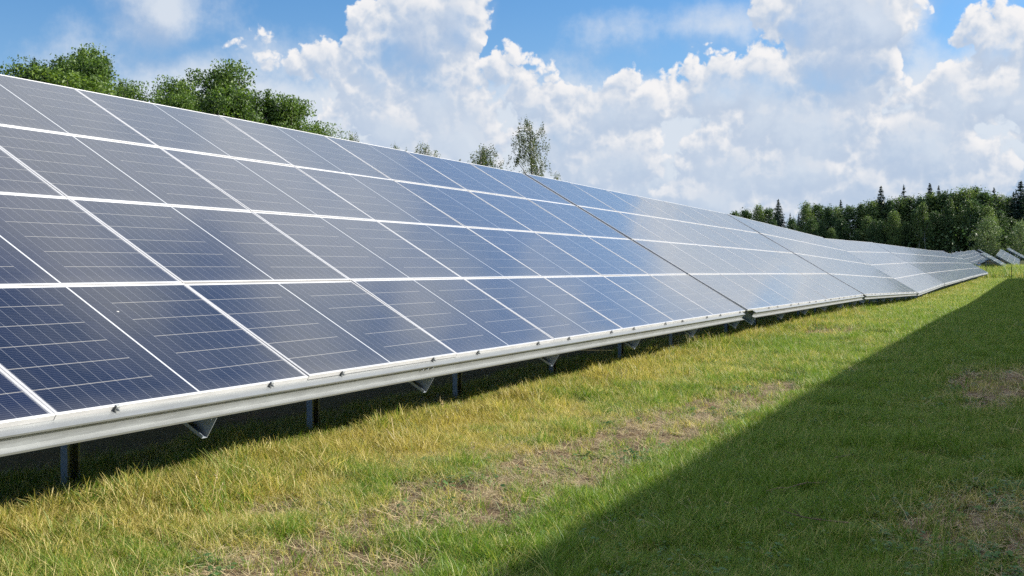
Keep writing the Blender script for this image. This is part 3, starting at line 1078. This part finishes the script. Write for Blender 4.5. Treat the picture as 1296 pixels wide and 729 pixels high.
# ------------------------------------------------------------------ someone at work behind the far table
def skinned(name, joints, edges, mat, parent, sub=2):
    me = bpy.data.meshes.new(name)
    me.from_pydata([j[:3] for j in joints], edges, [])
    o = bpy.data.objects.new(name, me)
    link(o, parent)
    me.materials.append(mat)
    sk = o.modifiers.new('skin', 'SKIN')
    for v, j in zip(me.skin_vertices[0].data, joints):
        v.radius = (j[3], j[4] if len(j) > 4 else j[3])
    me.skin_vertices[0].data[0].use_root = True
    sk.use_smooth_shade = True
    ss_ = o.modifiers.new('sub', 'SUBSURF')
    ss_.levels = ss_.render_levels = sub
    return o


def flat_mat(name, c, rough=.8):
    m, N, b = material(name)
    t = N.new('ShaderNodeTexCoord').outputs['Object']
    n = N.noise(t, 14, 4, .6)
    N.put(b.inputs['Base Color'], N.ramp(n, [(.3, tuple(v * .8 for v in c)), (.7, tuple(v * 1.15 for v in c))]))
    b.inputs['Roughness'].default_value = rough
    return m


SKIN_ = flat_mat('skin', (.45, .27, .19), .6)
CLOTH = flat_mat('blue work cloth', (.10, .17, .34))
HAIR = flat_mat('dark hair', (.02, .017, .015))
px_p = spot(1239.0, 330.0, 214)
gzp = float(ground_z(px_p[0], px_p[1]))
hp = 1.75
person = empty('person', (px_p[0], px_p[1], gzp), 'person in a blue jacket standing behind the far corner of the long row', 'person')
bodyj = [(0, 0, .95, .155, .12), (0, 0, 1.18, .15, .115), (0, 0, 1.38, .185, .12), (0, 0, 1.50, .065), (.01, 0, 1.58, .085, .095), (.015, 0, 1.68, .09, .10),
         (0, .2, 1.42, .065), (.03, .27, 1.16, .048), (.10, .25, .94, .038), (.13, .24, .84, .035),
         (0, -.2, 1.42, .065), (.03, -.27, 1.16, .048), (.10, -.25, .94, .038), (.13, -.24, .84, .035),
         (0, .10, .86, .095), (.01, .11, .48, .065), (0, .11, .08, .045), (.15, .12, .04, .04),
         (0, -.10, .86, .095), (.01, -.11, .48, .065), (0, -.11, .08, .045), (.15, -.12, .04, .04)]
bodye = [(0, 1), (1, 2), (2, 3), (3, 4), (4, 5), (2, 6), (6, 7), (7, 8), (8, 9), (2, 10), (10, 11), (11, 12), (12, 13), (0, 14), (14, 15), (15, 16), (16, 17), (0, 18), (18, 19), (19, 20), (20, 21)]
skinned('body', bodyj, bodye, SKIN_, person)
jk = [(0, 0, .80, .19, .15), (0, 0, 1.15, .185, .145), (0, 0, 1.40, .21, .14), (0, .215, 1.42, .085), (.03, .285, 1.16, .066), (.09, .265, .97, .054), (0, -.215, 1.42, .085), (.03, -.285, 1.16, .066), (.09, -.265, .97, .054)]
skinned('jacket', jk, [(0, 1), (1, 2), (2, 3), (3, 4), (4, 5), (2, 6), (6, 7), (7, 8)], CLOTH, person)
skinned('hair', [(-.03, 0, 1.64, .09), (-.01, 0, 1.70, .10), (.02, 0, 1.74, .075)], [(0, 1), (1, 2)], HAIR, person)
person.scale = (1.0, 1.0, 1.0)


# ------------------------------------------------------------------ grass: small tufts set out over the lane
def blade_mat(name, fresh, dryc, per_rand=.95, trans=.35):
    m, N, b = material(name)
    d = N.new('ShaderNodeAttribute', attribute_type='INSTANCER', attribute_name='dry').outputs['Fac']
    ng = N.new('ShaderNodeNewGeometry')
    r = ng.outputs['Random Per Island']
    oi = N.new('ShaderNodeObjectInfo').outputs['Random']
    f = N.m('ADD', N.m('MULTIPLY', d, 1.0), N.m('MULTIPLY_ADD', r, per_rand, -per_rand * .5), clamp=True)
    a = N.mix(N.m('MULTIPLY_ADD', r, .6, N.m('MULTIPLY', oi, .4)), fresh[0], fresh[1])
    e = N.mix(r, dryc[0], dryc[1])
    c = N.mix(N.ss(f, .15, .85), a, e)
    N.put(b.inputs['Base Color'], c)
    b.inputs['Roughness'].default_value = .5
    b.inputs['Specular IOR Level'].default_value = .3
    tr = N.new('ShaderNodeBsdfTranslucent')
    N.put(tr.inputs['Color'], N.vm('MULTIPLY', c, (1.2, 1.25, .7)))
    mx = N.new('ShaderNodeMixShader')
    mx.inputs[0].default_value = trans
    N.t.links.new(b.outputs[0], mx.inputs[1])
    N.t.links.new(tr.outputs[0], mx.inputs[2])
    N.t.links.new(mx.outputs[0], N.t.nodes['Material Output'].inputs[0])
    return m


GR = blade_mat('grass blades', ((0.085, 0.180, 0.015), (0.200, 0.300, 0.032)), ((0.410, 0.335, 0.078), (0.650, 0.545, 0.230)))
GB = blade_mat('broad weed leaves', ((0.065, 0.143, 0.033), (0.117, 0.208, 0.052)), ((0.182, 0.195, 0.052), (0.325, 0.260, 0.091)), .4, .25)
GS = blade_mat('straw', ((.40, .32, .17), (.56, .46, .27)), ((.40, .30, .14), (.62, .50, .28)), .3, .1)


def tuft(seed, n, h, spread, lean, width, mat, flat=False):
    r = np.random.default_rng(seed)
    V, Fc = [], []
    for k in range(n):
        a = r.uniform(0, 6.283)
        p = np.array([math.cos(a), math.sin(a), 0]) * spread * math.sqrt(r.random())
        hh = h * r.uniform(.45, 1.25)
        d = r.uniform(0, 6.283)
        ld = np.array([math.cos(d), math.sin(d), 0])
        sd_ = np.array([-math.sin(d), math.cos(d), 0])
        # blades face any way, not only across their lean
        tw = r.uniform(-.9, .9)
        sd_ = sd_ * math.cos(tw) + ld * math.sin(tw)
        le = lean * r.uniform(.3, 1.5)
        w = width * r.uniform(.7, 1.3)
        i0 = len(V)
        segs = 3
        for s_ in range(segs):
            t = s_ / segs
            c = p + ld * hh * le * t * t + np.array([0, 0, hh * (t - .18 * le * t * t)])
            if flat:
                c = p + ld * hh * t + np.array([0, 0, .012 + .05 * hh * math.sin(t * 3) + .25 * hh * t * (k % 4 == 0)])
            ww = w * (1 - .55 * t) * .5
            V += [c - sd_ * ww, c + sd_ * ww]
        c = p + ld * hh * le + np.array([0, 0, hh * (1 - .18 * le)])
        if flat:
            c = p + ld * hh + np.array([0, 0, .012 + .25 * hh * (k % 4 == 0)])
        V += [c - sd_ * w * .08, c + sd_ * w * .08]
        for s_ in range(segs):
            j = i0 + 2 * s_
            Fc.append((j, j + 1, j + 3, j + 2))
    return mesh_np('tuft', np.array(V), np.array(Fc), mat)


def weed(seed, n, rad, mat):
    """rosette of oval leaves"""
    r = np.random.default_rng(seed)
    V, Fc = [], []
    for k in range(n):
        a = r.uniform(0, 6.283)
        d = np.array([math.cos(a), math.sin(a), 0])
        s_ = np.array([-d[1], d[0], 0])
        L_ = rad * r.uniform(.5, 1.1)
        o = d * rad * r.uniform(0, .7) + np.array([0, 0, r.uniform(.01, .06)])
        up = r.uniform(.1, .6)
        i0 = len(V)
        for t, w in ((0, .05), (.3, .30), (.65, .32), (1, .03)):
            c = o + d * L_ * t + np.array([0, 0, L_ * (up * t - .35 * t * t)])
            V += [c - s_ * L_ * w, c + s_ * L_ * w]
        for q in range(3):
            j = i0 + 2 * q
            Fc.append((j, j + 1, j + 3, j + 2))
    return mesh_np('weed', np.array(V), np.array(Fc), mat)


def seed_stalk(seed, mat):
    r = np.random.default_rng(seed)
    V, Fc = [], []
    for k in range(3):
        p = np.array([r.normal() * .02, r.normal() * .02, 0])
        d = np.array([r.normal() * .25, r.normal() * .25, 1.0])
        H_ = r.uniform(.13, .24)
        s_ = np.array([.0016, 0.0008, 0])
        i0 = len(V)
        for t in (0, .4, .75, 1.0):
            c = p + d * H_ * t + np.array([.06 * t * t * math.cos(k * 2), .06 * t * t * math.sin(k * 2), 0])
            V += [c - s_, c + s_]
        for q in range(3):
            j = i0 + 2 * q
            Fc.append((j, j + 1, j + 3, j + 2))
        for q in range(9):
            c = p + d * H_ * (.78 + .025 * q) + np.array([.06 * math.cos(k * 2), .06 * math.sin(k * 2), 0]) * .8
            e = r.normal(size=3) * .010
            j = len(V)
            V += [c - e * .5, c + np.array([0, 0, .006]), c + e + np.array([0, 0, .012]), c + np.array([0, .004, 0])]
            Fc.append((j, j + 1, j + 2, j + 3))
    return mesh_np('stalk', np.array(V), np.array(Fc), mat)


lib = bpy.data.collections.new('tuft_kinds')           # source meshes for the scatter; not linked to the scene
KIND = []


def kind(me):
    o = bpy.data.objects.new('tuft_%02d' % len(KIND), me)
    lib.objects.link(o)
    KIND.append(o)


for k in range(5):
    kind(tuft(300 + k, 26, .068, .06, .9, .0036, GR))          # 0-4 short mown grass
for k in range(3):
    kind(tuft(320 + k, 20, .135, .06, .75, .0042, GR))           # 5-7 taller
for k in range(3):
    kind(tuft(340 + k, 9, .17, .09, 1.0, .0032, GS, True))      # 8-10 lying straw
for k in range(3):
    kind(weed(360 + k, 9, .034, GB))                            # 11-13 weeds
for k in range(2):
    kind(seed_stalk(380 + k, GS))                               # 14-15 stalks
for k in range(2):
    kind(tuft(390 + k, 44, .20, .22, .55, .013, GR))            # 16-17 coarse patches for far away
for k in range(2):
    kind(tuft(395 + k, 40, 1.0, .55, .4, .035, GR))             # 18-19 tall weeds beyond the fence


def scatter(name, pts, rot, scl, idx, dry, label, cat):
    me = bpy.data.meshes.new(name)
    me.vertices.add(len(pts))
    me.vertices.foreach_set('co', np.asarray(pts, np.float32).ravel())
    for nm, ty, dat in (('rot', 'FLOAT_VECTOR', rot), ('scl', 'FLOAT', scl), ('idx', 'INT', idx), ('dry', 'FLOAT', dry)):
        a = me.attributes.new(nm, ty, 'POINT')
        a.data.foreach_set('vector' if ty == 'FLOAT_VECTOR' else 'value', np.asarray(dat, np.int32 if ty == 'INT' else np.float32).ravel())
    o = bpy.data.objects.new(name, me)
    link(o)
    tag(o, label, cat, kind='stuff')
    g = bpy.data.node_groups.new(name + '_scatter', 'GeometryNodeTree')
    g.interface.new_socket('Geometry', in_out='INPUT', socket_type='NodeSocketGeometry')
    g.interface.new_socket('Geometry', in_out='OUTPUT', socket_type='NodeSocketGeometry')
    nd = g.nodes
    gi, go = nd.new('NodeGroupInput'), nd.new('NodeGroupOutput')
    ci = nd.new('GeometryNodeCollectionInfo')
    ci.inputs['Collection'].default_value = lib
    ci.inputs['Separate Children'].default_value = True
    ci.inputs['Reset Children'].default_value = True
    ip = nd.new('GeometryNodeInstanceOnPoints')
    ip.inputs['Pick Instance'].default_value = True

    def attr(nm, ty):
        n = nd.new('GeometryNodeInputNamedAttribute')
        n.data_type = ty
        n.inputs['Name'].default_value = nm
        return n.outputs['Attribute']
    e2r = nd.new('FunctionNodeEulerToRotation')
    L_ = g.links.new
    L_(gi.outputs[0], ip.inputs['Points'])
    L_(ci.outputs[0], ip.inputs['Instance'])
    L_(attr('idx', 'INT'), ip.inputs['Instance Index'])
    L_(attr('rot', 'FLOAT_VECTOR'), e2r.inputs[0])
    L_(e2r.outputs[0], ip.inputs['Rotation'])
    L_(attr('scl', 'FLOAT'), ip.inputs['Scale'])
    L_(ip.outputs[0], go.inputs[0])
    md = o.modifiers.new('scatter', 'NODES')
    md.node_group = g
    return o


gr = np.random.default_rng(99)


def lay(x0, x1, y0, y1, dens, base, scale_fn=None, keep=None):
    n = int((x1 - x0) * (y1 - y0) * dens)
    x, y = gr.uniform(x0, x1, n), gr.uniform(y0, y1, n)
    k = gr.random(n)
    ok = k < (keep(x, y) if keep else 1.0)
    x, y = x[ok], y[ok]
    return x, y


def emit(x, y, kinds, s, dry, store, tilt=.12):
    n = len(x)
    z = ground_z(x, y)
    store['p'].append(np.stack([x, y, z - .004], 1))
    store['r'].append(np.stack([gr.normal(size=n) * tilt, gr.normal(size=n) * tilt, gr.uniform(0, 6.283, n)], 1))
    store['s'].append(s * gr.uniform(.75, 1.3, n))
    store['i'].append(np.array(kinds)[gr.integers(0, len(kinds), n)])
    store['d'].append(np.clip(dry, 0, 1))


def new_store():
    return {k: [] for k in 'prsid'}


def done(name, st, label, cat):
    return scatter(name, np.concatenate(st['p']), np.concatenate(st['r']), np.concatenate(st['s']), np.concatenate(st['i']), np.concatenate(st['d']), label, cat)


def turf(x, y):
    return np.clip(1.0 - 0.95 * soil_amount(x, y), 0, 1) * np.where(y < -1.6, .6, 1.0)


st = new_store()
for (xa, xb, dn, sc_) in ((3.5, 9, 900, 1.0), (9, 15, 560, 1.05), (15, 26, 300, 1.2), (26, 42, 130, 1.5)):
    x, y = lay(xa, xb, -4.0, 6.6, dn, 0, keep=lambda a, b: turf(a, b) * (0.25 + .75 * np.clip((5.7 - b) / .8, 0, 1)))
    tall = 0.45 + 1.15 * vnoise(x, y, .55, 31, 3) + 0.35 * np.exp(-((y - 5.0) / .5) ** 2)
    emit(x, y, [0, 1, 2, 3, 4], sc_ * tall, dry_amount(x, y) + gr.normal(size=len(x)) * .22, st)
    x, y = lay(xa, xb, -4.0, 6.6, dn * .16, 0, keep=lambda a, b: turf(a, b) * np.clip((vnoise(a, b, 1.1, 33, 2) - .35) * 2.2, 0, 1))
    emit(x, y, [5, 6, 7], sc_ * .9, dry_amount(x, y) * .75, st)
    x, y = lay(xa, xb, -4.0, 6.4, dn * .16, 0, keep=lambda a, b: np.clip(.25 + dry_amount(a, b) * .9 + soil_amount(a, b), 0, 1))
    emit(x, y, [8, 9, 10], sc_ * .9, gr.random(len(x)), st, .2)
    x, y = lay(xa, xb, -4.0, 5.0, dn * .14, 0, keep=lambda a, b: np.clip((vnoise(a, b, .9, 41, 2) - .42) * 3, 0, 1) * np.clip(1.25 - dry_amount(a, b) * 1.3, 0, 1))
    emit(x, y, [11, 12, 13], sc_ * .95, dry_amount(x, y) * .6, st, .25)
    # longer uncut growth in the lee of the tables
    x, y = lay(xa, xb, 4.35, 5.75, dn * .45, 0, keep=lambda a, b: np.clip((vnoise(a, b, .5, 71, 3) - .36) * 3, 0, 1) * np.exp(-((b - 5.05) / .5) ** 2))
    emit(x, y, [5, 6, 7], sc_ * (.75 + .8 * vnoise(x, y, .4, 72, 2)), dry_amount(x, y) + gr.normal(size=len(x)) * .3, st, .28)
    # rank green tussocks here and there
    x, y = lay(xa, xb, -4.0, 4.8, dn * .40, 0, keep=lambda a, b: turf(a, b) * np.clip((vnoise(a, b, .62, 73, 2) - .64) * 7, 0, 1))
    emit(x, y, [5, 6, 7], sc_ * .95, dry_amount(x, y) * .6, st, .3)
    # flattened thatch
    x, y = lay(xa, xb, 1.9, 5.6, dn * .30, 0, keep=lambda a, b: np.clip((vnoise(a, b, .7, 74, 3) - .46) * 4, 0, 1))
    emit(x, y, [8, 9, 10], sc_ * .8, gr.random(len(x)), st, .15)
    x, y = lay(xa, xb, 4.5, 5.6, .9, 0)
    emit(x, y, [14, 15], 1.0, gr.random(len(x)), st)
    x, y = lay(xa, xb, -1.5, 4.2, .06, 0)
    emit(x, y, [14, 15], .8, gr.random(len(x)), st)
done('grass', st, 'mown meadow grass with straw and weeds along the lane', 'grass')

st = new_store()
for (xa, xb, dn, sc_) in ((40, 75, 14, .75), (75, 125, 7, 1.0), (125, 184, 3.5, 1.3)):
    x, y = lay(xa, xb, -4, 9, dn, 0, keep=turf)
    emit(x, y, [16, 17], sc_, dry_amount(x, y) * .8 + gr.normal(size=len(x)) * .08, st)
done('far_grass', st, 'short green meadow grass towards the fence', 'grass')

st = new_store()
x, y = lay(186, 260, -30, 22, 1.0, 0)
emit(x, y, [18, 19], .95, .28 + .5 * (vnoise(x, y, 9, 51, 3) - .5) + gr.normal(size=len(x)) * .1, st)
done('tall_weeds', st, 'tall yellow green weeds growing beyond the wire fence', 'weeds')

# a few fallen twigs
TW = flat_mat('dead twig', (.20, .14, .09))
for (x, y, a, L_, lab) in ((7.75, 2.85, .5, .75, 'thin dark twig lying across the sunlit grass by the bare track'), (9.2, 1.3, -.5, .7, 'pale bent stalk lying on the shaded grass'), (6.9, .9, 1.9, .45, 'short dry stalk in the shaded corner grass'), (8.1, 1.2, 2.6, .6, 'dry stalk leaning in the shaded weeds')):
    r = np.random.default_rng(int(x * 100))
    pts = limb_pts((x, y, float(ground_z(x, y)) + .07), (math.cos(a), math.sin(a), .03), L_, r, 6, 0.0, .12)
    b = MB().tube(pts, np.linspace(.006, .002, len(pts)), 5)
    for q in (2, 4):
        t2 = limb_pts(pts[q], (math.cos(a + .8), math.sin(a + .8), .25), L_ * .25, r, 3, 0, .2)
        b.tube(t2, np.linspace(.003, .0012, len(t2)), 4)
    o = b.build('twig', TW)
    tag(o, lab, 'twig', 'twigs fallen on the grass')
